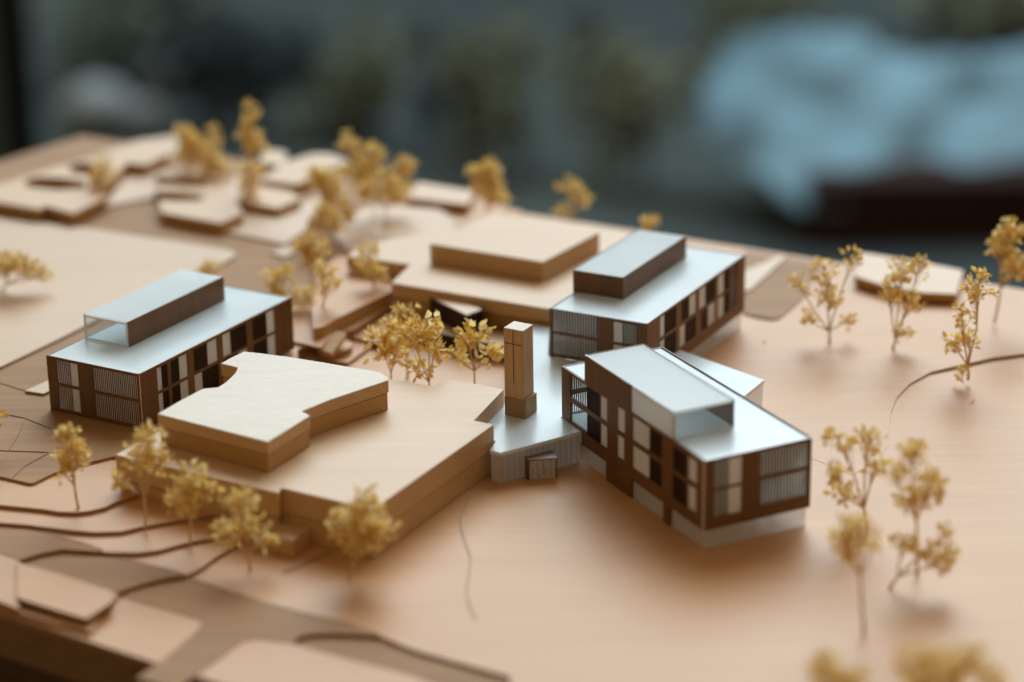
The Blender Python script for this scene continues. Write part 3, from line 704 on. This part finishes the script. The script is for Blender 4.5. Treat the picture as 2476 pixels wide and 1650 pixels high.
# ================================================================== low town blocks behind
def town(label, px, h, z=VZ, holes=()):
    zt_ = z + h
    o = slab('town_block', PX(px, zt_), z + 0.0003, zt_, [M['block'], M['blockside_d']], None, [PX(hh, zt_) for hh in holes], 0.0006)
    return tag(o, label, 'building model', 'low town blocks behind')
town('long blurred block with two sunken courts at the far left edge', [(-160, 462), (0, 490), (96, 506), (111, 498), (176, 516), (256, 477), (245, 450), (283, 419), (306, 394), (354, 398), (404, 372), (395, 352), (330, 352), (150, 400), (0, 445), (-160, 440)], 0.0165, VZ + 0.003,
     [[(58, 437), (66, 452), (140, 460), (205, 456), (208, 440), (150, 430), (90, 428)], [(165, 400), (172, 418), (222, 424), (242, 404), (205, 392)]])
town('comb-shaped blurred block with wings left of the tall thin tree', [(390, 514), (533, 540), (588, 516), (565, 470), (552, 438), (470, 420), (380, 412), (376, 424), (440, 432), (500, 440), (490, 450), (440, 449), (376, 446), (374, 462), (440, 466), (500, 474), (480, 486), (430, 486), (384, 484)], 0.0165)
town('small blurred block right of the comb-shaped block', [(563, 484), (671, 504), (728, 480), (700, 462), (626, 450)], 0.0150)
town('larger pale block behind, with chamfered back corner', [(626, 434), (716, 446), (745, 434), (845, 388), (800, 372), (758, 371), (700, 388)], 0.0150)
town('narrow blurred block on the far edge behind the tall thin tree', [(626, 392), (690, 404), (694, 368), (640, 358)], 0.0120)
town('pale low block on the far edge behind the hall', [(985, 478), (1130, 495), (1150, 462), (1010, 440)], 0.0110)
o = slab('town_block', PX([(2066, 676), (2140, 700), (2228, 716), (2312, 720), (2330, 662), (2200, 636), (2081, 618)], 0.012), 0.0062, 0.0165, [M['block'], M['blockside_d']], None, (), 0.0006)
tag(o, 'low pale block at the right back, half hidden by three yellow trees', 'building model', 'low town blocks behind')

# ================================================================== dried-flower trees
LV = [(0, 0, 0), (-0.24, 0.25, 0.09), (-0.29, 0.55, 0.13), (-0.14, 0.86, 0.08), (0, 1.06, 0.02), (0.14, 0.86, 0.08), (0.29, 0.55, 0.13), (0.24, 0.25, 0.09), (0, 0.28, -0.06), (0, 0.62, -0.05)]
LF = [(0, 8, 1), (1, 8, 9, 2), (2, 9, 3), (3, 9, 4), (4, 9, 5), (5, 9, 6), (6, 9, 8, 7), (7, 8, 0)]
leaf_me = bpy.data.meshes.new('leaf')
leaf_me.from_pydata(LV, [], LF); leaf_me.materials.append(M['leaf'])
leaf_me.polygons.foreach_set('use_smooth', [True] * len(LF)); leaf_me.update()
TG = 'dried-flower trees on the model'
def tree(label, base, lobes, z=0.0, y=None, dens=1.0, leaf=0.0074, single=False, seed=0, fork=0.35, trunk=0.0014):
    """base pixel on level z; lobes: pixel ellipses (cx, cy, rx, ry) in the upright plane through the trunk"""
    rnd = random.Random(seed * 77 + int(base[0]))
    if y is None: b = W(base[0], base[1], z)
    else:
        q = Wy(base[0], base[1], y); b = Vector((q.x, y, z))
    e = empty('miniature_tree', b, label, 'tree', TG)
    E3 = []
    for (cx, cy, rx, ry) in lobes:
        c = Wy(cx, cy, b.y); k = c.y / F_PX * 1.06
        c = c + Vector((0, rnd.uniform(-0.5, 0.5) * rx * k, 0))
        if not single: rx *= 1.06; ry *= 1.04
        E3.append((c, rx * k, ry * k))
    ctr = sum((c for c, _, _ in E3), Vector()) / len(E3)
    zlow = min(c.z - ry for c, rx, ry in E3); ztop = max(c.z + ry for c, rx, ry in E3)
    fk = b.lerp(ctr, fork); fk.z = b.z + max(0.006, (zlow - b.z) * 0.85 if zlow - b.z > 0.01 else (ctr.z - b.z) * 0.3)
    st_ = MB(); lf = MB(); leaves = []
    mid = b.lerp(fk, 0.5) + Vector((rnd.uniform(-.001, .001), rnd.uniform(-.001, .001), 0))
    st_.tube([b - Vector((0, 0, 0.0004)), b + Vector((0, 0, .002)), mid, fk], [trunk * 1.5, trunk * 1.1, trunk, trunk * 0.9], 6)
    for c, rx, ry in E3:
        tip = c + Vector((0, 0, ry * 0.5))
        m1 = fk.lerp(c, 0.5) + Vector((rnd.uniform(-.15, .15) * rx, rnd.uniform(-.15, .15) * rx, -0.05 * ry))
        st_.tube([fk, m1, c, tip], [trunk * 0.8, trunk * 0.65, trunk * 0.5, trunk * 0.25], 5)
        vol = rx * rx * ry
        n = int(dens * 16 * (vol ** (2 / 3)) / (leaf * leaf) * (1.45 if single else 1.2)) + 8
        nt_ = max(4, n // 4)
        for t in range(nt_):
            # twig: from the branch to a point in the lobe, carrying a spray of pods
            while True:
                d = Vector((rnd.uniform(-1, 1), rnd.uniform(-1, 1), rnd.uniform(-1, 1)))
                if 0.25 < d.length < 1: break
            p = c + Vector((d.x * rx * 0.86, d.y * rx * 0.86, d.z * ry * 0.86))
            s = rnd.random(); org = m1.lerp(c, s * 1.0) if d.z < 0.3 else c.lerp(tip, s * 0.6)
            if p.z < org.z - ry * 0.3: org = m1
            bend = org.lerp(p, 0.55) + Vector((0, 0, 0.002))
            st_.tube([org, bend, p], [trunk * 0.34, trunk * 0.26, trunk * 0.16], 4)
            gd = (p - org).normalized() + Vector((0, 0, 0.35))
            for q in range(rnd.randint(3, 6)):
                dd = (gd * 0.6 + Vector((rnd.gauss(0, .75), rnd.gauss(0, .75), rnd.gauss(0, .6)))).normalized()
                ls = leaf * rnd.uniform(0.6, 1.18)
                at = bend.lerp(p, rnd.uniform(0.0, 1.0)); root = at + dd * leaf * rnd.uniform(0.2, 0.6)
                st_.tube([at, root], [trunk * 0.13, trunk * 0.10], 3)
                side_ = dd.cross(Vector((rnd.gauss(0, 1), rnd.gauss(0, 1), rnd.gauss(0, 1)))).normalized()
                nrm = side_.cross(dd)
                leaves.append((root, side_, dd, nrm, ls, rnd.uniform(0.8, 1.25)))
    st_.build('stem', M['stem'], e, smooth=True)
    if single:
        if len(leaves) > 290: leaves = rnd.sample(leaves, 290)
        for root, sx, dy, nz, ls, wd in leaves:
            o = bpy.data.objects.new('leaf', leaf_me); COL.objects.link(o); o.parent = e
            k = ls * S
            mx = Matrix((( sx.x * k * wd, dy.x * k, nz.x * k, 0), (sx.y * k * wd, dy.y * k, nz.y * k, 0), (sx.z * k * wd, dy.z * k, nz.z * k, 0), (0, 0, 0, 1)))
            mx.translation = (root - b) * S
            o.matrix_local = mx
    else:
        for root, sx, dy, nz, ls, wd in leaves:
            lf.add([root + sx * (v[0] * ls * wd) + dy * (v[1] * ls) + nz * (v[2] * ls) for v in LV], LF)
        tag(lf.build('foliage', M['leaf'], e, smooth=True), kind='stuff')
    return e
# in focus, behind the large block
tree('sharp yellow tree with pods, left of the central pair behind the block', (946, 930), [(915, 840, 34, 42), (968, 800, 34, 36), (950, 862, 40, 30)], 0.0, 2.560, 0.85, single=True, seed=1, leaf=0.0108, trunk=0.0011, fork=0.3)
tree('sharp yellow tree with straight stem in the middle behind the block', (1041, 960), [(1030, 790, 46, 38), (1000, 815, 36, 36), (1055, 840, 26, 34), (1015, 890, 34, 26)], 0.0, 2.535, 0.75, single=True, seed=2, leaf=0.0108, trunk=0.0011, fork=0.2)
tree('slightly soft taller yellow tree peeking behind the central pair', (985, 900), [(985, 762, 32, 26), (945, 790, 28, 28), (1020, 800, 30, 26)], 0.0, 2.620, 0.8, seed=3, fork=0.3)
tree('sharp forked yellow tree just left of the cross tower', (1149, 950), [(1150, 806, 34, 30), (1192, 855, 30, 28), (1092, 862, 36, 24), (1135, 835, 26, 24)], 0.0, 2.545, 0.8, single=True, seed=4, leaf=0.0108, trunk=0.0011, fork=0.3)
# front left row
tree('blurred yellow tree nearest the left building, on the upper terrace', (189, 1230), [(165, 1068, 40, 40), (185, 1108, 40, 40), (150, 1130, 26, 34)], T4, dens=0.9, seed=5)
tree('second blurred yellow tree from left in the front row, before the block corner', (352, 1278), [(362, 1065, 34, 42), (330, 1120, 44, 40), (385, 1115, 36, 34), (300, 1165, 22, 28)], T3, dens=0.8, seed=6)
tree('third blurred yellow tree from left in the front row', (460, 1315), [(465, 1160, 42, 36), (440, 1205, 50, 38), (500, 1200, 38, 36)], T2, dens=0.9, seed=7)
tree('two-tiered blurred yellow tree before the small entrance box', (605, 1378), [(585, 1205, 48, 38), (545, 1290, 36, 42), (600, 1270, 50, 30), (640, 1300, 22, 28)], 0.0, dens=0.8, seed=8)
tree('round bushy blurred yellow tree at the near corner of the large block', (845, 1400), [(875, 1215, 50, 46), (835, 1275, 55, 46), (915, 1280, 52, 48), (870, 1310, 60, 34)], 0.0, dens=0.95, seed=9)
# front right group
tree('forked yellow tree right of the front right building', (2098, 1290), [(2030, 1065, 40, 36), (2100, 1070, 42, 40), (2012, 1140, 36, 40), (2035, 1195, 30, 26), (2118, 1130, 34, 30)], 0.0, dens=0.62, seed=10, fork=0.25)
tree('tall bare-stemmed blurred yellow tree in front of the forked one', (2089, 1532), [(2040, 1300, 46, 46), (2075, 1275, 42, 28), (2115, 1310, 24, 30), (2050, 1345, 40, 24)], 0.0, dens=0.8, seed=11, fork=0.5, trunk=0.0014)
tree('upright bushy yellow tree right of the forked tree', (2218, 1392), [(2210, 1110, 40, 34), (2245, 1175, 46, 46), (2165, 1150, 30, 28), (2205, 1210, 44, 30)], 0.0, dens=0.8, seed=12)
tree('low arching yellow tree with drooping clump at the right', (2152, 1424), [(2280, 1345, 38, 46), (2295, 1290, 18, 30), (2185, 1320, 34, 22), (2230, 1335, 30, 20)], 0.0, dens=0.8, seed=13, fork=0.2)
tree('heavily blurred yellow treetop at the bottom edge, left one', (2030, 1840), [(2000, 1660, 60, 60), (2060, 1640, 46, 48), (1985, 1600, 30, 26)], 0.0, dens=0.7, seed=14)
tree('heavily blurred yellow treetop in the bottom right corner', (2280, 1880), [(2210, 1600, 66, 50), (2320, 1610, 76, 56), (2260, 1670, 110, 60), (2390, 1650, 46, 44)], 0.0, dens=0.7, seed=15)
# right back
tree('blurred lacy yellow tree beside the right end of the rear building', (2006, 828), [(1990, 655, 44, 36), (2060, 620, 26, 22), (1935, 690, 26, 40), (2010, 710, 46, 40), (1955, 770, 34, 20), (2055, 770, 26, 26)], 0.002, dens=0.42, seed=16, fork=0.25)
tree('blurred yellow tree in the middle of the three at right back', (2160, 843), [(2180, 660, 42, 34), (2225, 640, 26, 22), (2150, 700, 34, 30), (2195, 740, 34, 34), (2185, 800, 24, 18)], 0.003, dens=0.6, seed=17, fork=0.2)
tree('blurred yellow tree on the contour line at right', (2341, 918), [(2365, 690, 48, 44), (2325, 760, 26, 36), (2310, 830, 32, 28), (2345, 820, 26, 30), (2325, 905, 20, 12)], 0.006, dens=0.65, seed=18, fork=0.2)
tree('tall blurred yellow tree cut by the right picture edge', (2405, 780), [(2440, 555, 36, 34), (2425, 600, 40, 40), (2460, 640, 40, 44)], 0.006, dens=0.85, seed=19)
# middle and back left
tree('blurred yellow tree at the left picture edge on the big lawn', (6, 706), [(30, 630, 40, 24), (75, 650, 36, 24), (10, 655, 34, 30), (100, 668, 20, 16)], VZ + 0.003, dens=0.8, seed=20, fork=0.2)
tree('yellow sprig at the very left picture edge before the left building', (-18, 1090), [(-12, 1010, 24, 30)], VZ, dens=0.6, seed=21)
tree('small yellow treetop showing behind the left clerestory', (520, 676), [(515, 652, 30, 16), (490, 655, 18, 12)], VZ + 0.003, dens=0.7, seed=22)
tree('slim blurred yellow tree on the hill right of the left building', (781, 742), [(785, 650, 28, 26), (795, 690, 24, 30)], HZ, dens=0.7, seed=23)
tree('blurred yellow tree touching the left building roof corner', (692, 745), [(660, 680, 28, 26), (690, 665, 28, 22), (675, 712, 30, 20)], VZ, dens=0.75, seed=24)
tree('low yellow bush at the right end of the left building', (735, 748), [(742, 705, 24, 22), (722, 728, 22, 18)], VZ, dens=0.75, seed=25)
tree('full blurred yellow tree above the slim hill tree', (755, 685), [(760, 595, 40, 36), (735, 590, 24, 26), (745, 630, 28, 24)], VZ, dens=0.8, seed=26)
tree('blurred yellow tree against the dark notch of the long hall', (905, 696), [(892, 605, 26, 28), (885, 650, 30, 28), (915, 665, 30, 22)], HZ, dens=0.65, seed=27)
tree('large blurred yellow tree breaking the far edge, its crown in three lobes', (905, 520), [(845, 345, 30, 36), (900, 375, 38, 26), (870, 420, 46, 34), (975, 410, 30, 30), (960, 455, 46, 26)], VZ, dens=0.75, seed=28)
tree('broad blurred yellow tree left of the three-lobed one', (800, 580), [(790, 440, 44, 34), (810, 480, 38, 36), (770, 430, 28, 24), (830, 520, 30, 30)], VZ, dens=0.75, seed=29)
tree('blurred yellow tree filling the gap under the three-lobed tree', (935, 560), [(930, 440, 40, 30), (890, 465, 38, 30), (960, 470, 34, 24)], VZ, dens=0.75, seed=40)
tree('blurred yellow tree just above the full tree near the hill', (790, 610), [(785, 520, 32, 30), (815, 550, 30, 28), (765, 555, 26, 24)], VZ, dens=0.7, seed=41)
tree('tall thin blurred yellow tree rising above the far edge', (602, 500), [(610, 275, 22, 26), (616, 335, 46, 30), (600, 300, 20, 20), (605, 420, 30, 34), (600, 460, 28, 24)], VZ, dens=0.8, seed=30)
tree('blurred yellow tree over the comb-shaped block', (452, 440), [(445, 325, 26, 30), (475, 355, 40, 30), (455, 380, 40, 28)], VZ, dens=0.75, seed=31)
tree('blurred yellow tree between the comb-shaped block and the tall thin tree', (505, 450), [(520, 330, 16, 24), (500, 390, 40, 30), (525, 405, 36, 26)], VZ, dens=0.75, seed=32)
tree('blurred yellow tree on the long block at the far left', (240, 480), [(250, 400, 28, 24), (250, 430, 36, 26)], VZ, dens=0.8, seed=33)
tree('pointed blurred yellow tree alone on the far edge behind the hall', (1180, 522), [(1185, 402, 28, 28), (1180, 450, 44, 34), (1200, 480, 38, 22), (1145, 415, 18, 14)], 0.02, dens=0.8, seed=34)
tree('small open yellow tree on the far edge right of the hall', (1385, 548), [(1375, 455, 30, 24), (1405, 485, 28, 20), (1360, 515, 24, 14)], 0.0, dens=0.6, seed=35)
tree('yellow treetop showing behind the rear building clerestory', (1572, 640), [(1570, 545, 26, 22)], 0.0, dens=0.9, seed=36)

# fallen pods on the lawn
for (px, py, lab) in ((1849, 828, 'single fallen seed pod on the lawn right of the rear building'), (2353, 973, 'tiny fallen seed pod on the lawn near the right contour tree')):
    p = W(px, py, 0.0016); m_ = MB(); ls = 0.008
    m_.add([p + Vector((v[0] * ls, v[1] * ls * 0.8, v[2] * ls * 0.8)) for v in LV], LF)
    tag(m_.build('seed_pod', M['leaf'], None, 0, True), lab, 'seed pod')

# ================================================================== dim surroundings
FZ = -2.8
def blob(name, label, cat, px, py, rx, ry, col, depth=None, seed=0, lift=0.0, mat=None, group=None):
    """leafy mass standing on the floor where the pixel (its foot) meets it"""
    rnd = random.Random(seed)
    f = W(px, py, FZ)
    k = f.y / F_PX * 1.06
    e = empty(name, f, label, cat, group)
    m_ = MB()
    n = 420
    sub = [(rnd.uniform(-.75, .75), rnd.uniform(-.6, .6), rnd.uniform(-.55, .5), rnd.uniform(.35, .7)) for _ in range(6)]
    for t in range(n):
        d = Vector((rnd.gauss(0, 1), rnd.gauss(0, 1), rnd.gauss(0, 1))).normalized() * rnd.uniform(0.4, 1.0)
        q = sub[t % 6]; d = Vector((q[0] + d.x * q[3], q[1] + d.y * q[3], max(-1, q[2] + d.z * q[3])))
        p = Vector((f.x + d.x * rx * k * 1.3, f.y + d.y * rx * k, FZ + ry * k * (1.02 + d.z)))
        sx = Vector((rnd.gauss(0, 1), rnd.gauss(0, 1), rnd.gauss(0, 1))).normalized(); dy = sx.orthogonal().normalized(); nz = sx.cross(dy)
        ls = rx * k * rnd.uniform(0.22, 0.4)
        m_.add([p + sx * (v[0] * ls) + dy * (v[1] * ls) + nz * (v[2] * ls) for v in LV], LF)
    tag(m_.build('foliage', mat or plain('leaves_' + str(seed), tuple(x * 0.7 for x in col), col, 9), e), kind='stuff')
    m_ = MB(); m_.tube([f, f + Vector((0, 0, ry * k))], [rx * k * 0.06, rx * k * 0.04], 6)
    m_.build('stem', M['plinth'], e)
    return e
G1, G2, G3, G4 = (0.20, 0.215, 0.14), (0.12, 0.145, 0.12), (0.05, 0.07, 0.075), (0.27, 0.28, 0.19)
SG = 'dim shrubs far behind the model'
blob('shrub', 'olive blurred shrub in the background above the three-lobed tree', 'shrub', 900, 330, 130, 150, G1, seed=101, group=SG)
blob('shrub', 'dark blurred shrub in the background at upper left', 'shrub', 620, 330, 150, 180, G3, seed=102, group=SG)
blob('shrub', 'olive green blurred shrub in the upper middle of the background', 'shrub', 1270, 420, 150, 200, G1, seed=103, group=SG)
blob('shrub', 'grey-green blurred shrub left of the pale blue cloth', 'shrub', 1560, 470, 120, 200, G4, seed=104, group=SG)
blob('shrub', 'dark green blurred shrub at the top left corner', 'shrub', 300, 210, 160, 140, G2, seed=105, group=SG)
blob('shrub', 'olive blurred shrub at the top right corner', 'shrub', 2380, 90, 140, 110, G4, seed=106, group=SG)
blob('shrub', 'blurred green shrub at the top edge left of the pale blue cloth', 'shrub', 1800, 120, 120, 110, G1, seed=107, group=SG)
for x, y_, r, lab in ((436, 232, 70, 'larger round pale grey stone in the dim background'), (240, 330, 90, 'wide pale grey stone near the far left model edge'), (350, 330, 60, 'small pale grey stone beside the wide one')):
    f = W(x, y_, FZ); k = f.y / F_PX
    bm = bmesh.new(); bmesh.ops.create_icosphere(bm, subdivisions=3, radius=1.0)
    rn = random.Random(x)
    m_ = MB(); off = [rn.uniform(0.9, 1.1) for _ in range(12)]
    m_.add([(f.x + v.co.x * r * k * off[int(5 * (v.co.x + 1))], f.y + v.co.y * r * k, FZ + r * k * 0.8 * (1 + v.co.z)) for v in bm.verts], [tuple(v.index for v in fc.verts) for fc in bm.faces]); bm.free()
    tag(m_.build('stone', plain('pale_stone_%d' % x, (0.22, 0.24, 0.25), (0.32, 0.34, 0.35), 3), None, 0, True), lab, 'stone')
# dark posts
def post(px0, px1, pyb, label, mat, h=3.2):
    a, b = W(px0, pyb, FZ), W(px1, pyb, FZ); d = b.x - a.x
    o = slab('post', [(a.x, a.y), (b.x, a.y), (b.x, a.y + d), (a.x, a.y + d)], FZ, FZ + h, mat, None, (), 0.01)
    return tag(o, label, 'post')
dk = plain('black_paint', (0.004, 0.006, 0.010), (0.008, 0.010, 0.014), 4, 0.5)
post(28, 104, 560, 'black upright post at the upper left corner', dk, 4.2)
post(-90, 24, 470, 'pale blue-grey upright panel left of the black post', plain('grey_paint', (0.13, 0.16, 0.17), (0.17, 0.2, 0.2), 2), 4.2)
blob('shrub', 'very dark blurred shrub behind the pointed tree', 'shrub', 1075, 380, 70, 190, G3, seed=108, group=SG)
blob('shrub', 'dark blurred shrub between olive shrubs near the pale blue cloth', 'shrub', 1460, 300, 70, 160, G3, seed=109, group=SG)
# low bench with a pale blue cloth over it
f0, f1 = W(1880, 600, FZ), W(2560, 640, FZ)
y0 = f0.y
bk = y0 / F_PX
bench = empty('low_bench', (f0.x + 0.5, y0 + 0.4, FZ), 'dark reddish brown low bench in the dim background under a blue cloth', 'bench')
bx0, bx1 = Wy(1960, 400, y0).x, Wy(2600, 400, y0).x
zt_ = Wy(2100, 440, y0).z
red = plain('dark_red_wood', (0.030, 0.013, 0.012), (0.045, 0.02, 0.017), 3)
slab('seat', [(bx0, y0), (bx1, y0), (bx1, y0 + 1.5), (bx0, y0 + 1.5)], zt_ - 0.42, zt_, red, bench, bevel=0.01)
for x in (bx0 + 0.05, bx1 - 0.25):
    for yy in (y0 + 0.05, y0 + 1.25): slab('leg', [(x, yy), (x + 0.2, yy), (x + 0.2, yy + 0.2), (x, yy + 0.2)], FZ, zt_ - 0.421, red, bench)
outline = [(1690, 250), (1720, 150), (1800, 85), (1870, 100), (1930, 70), (2060, 60), (2130, 110), (2250, 140), (2476, 120), (2620, 150), (2620, 420), (2480, 400), (2400, 470), (2300, 455), (2180, 415), (2110, 480), (2020, 525), (1930, 500), (1850, 440), (1760, 380), (1700, 320)]
def inside(x, y):
    r = False
    for k in range(len(outline)):
        (x1, y1), (x2, y2) = outline[k - 1], outline[k]
        if (y1 > y) != (y2 > y) and x < (x2 - x1) * (y - y1) / (y2 - y1) + x1: r = not r
    return r
m_ = MB(); NX, NY = 48, 26; rn = random.Random(9)
for j in range(NY):
    for i in range(NX):
        px, py = 1680 + 950 * i / (NX - 1), 540 - 500 * j / (NY - 1)
        t = j / (NY - 1)
        p = Wy(px, py, y0 - 0.12 + 1.5 * t)
        p.z += 0.05 * math.sin(px / 47.0 + t * 3) * math.sin(py / 39.0 + px / 130.0)
        p.y += 0.10 * math.sin(px / 60.0) * math.cos(py / 45.0)
        m_.v.append(tuple(p))
for j in range(NY - 1):
    for i in range(NX - 1):
        if inside(1680 + 950 * (i + .5) / (NX - 1), 540 - 500 * (j + .5) / (NY - 1)):
            a = j * NX + i; m_.f.append((a, a + 1, a + NX + 1, a + NX)); m_.m.append(0)
used = sorted({k for f in m_.f for k in f}); rm = {k: n for n, k in enumerate(used)}
m_.v = [m_.v[k] for k in used]; m_.f = [tuple(rm[k] for k in f) for f in m_.f]
o = m_.build('cloth', plain('pale_blue_cloth', (0.13, 0.22, 0.28), (0.27, 0.43, 0.54), 2.2), None, 0, True)
o.modifiers.new('thick', 'SOLIDIFY').thickness = 0.004
tag(o, 'large crumpled pale blue cloth out of focus at upper right', 'cloth')
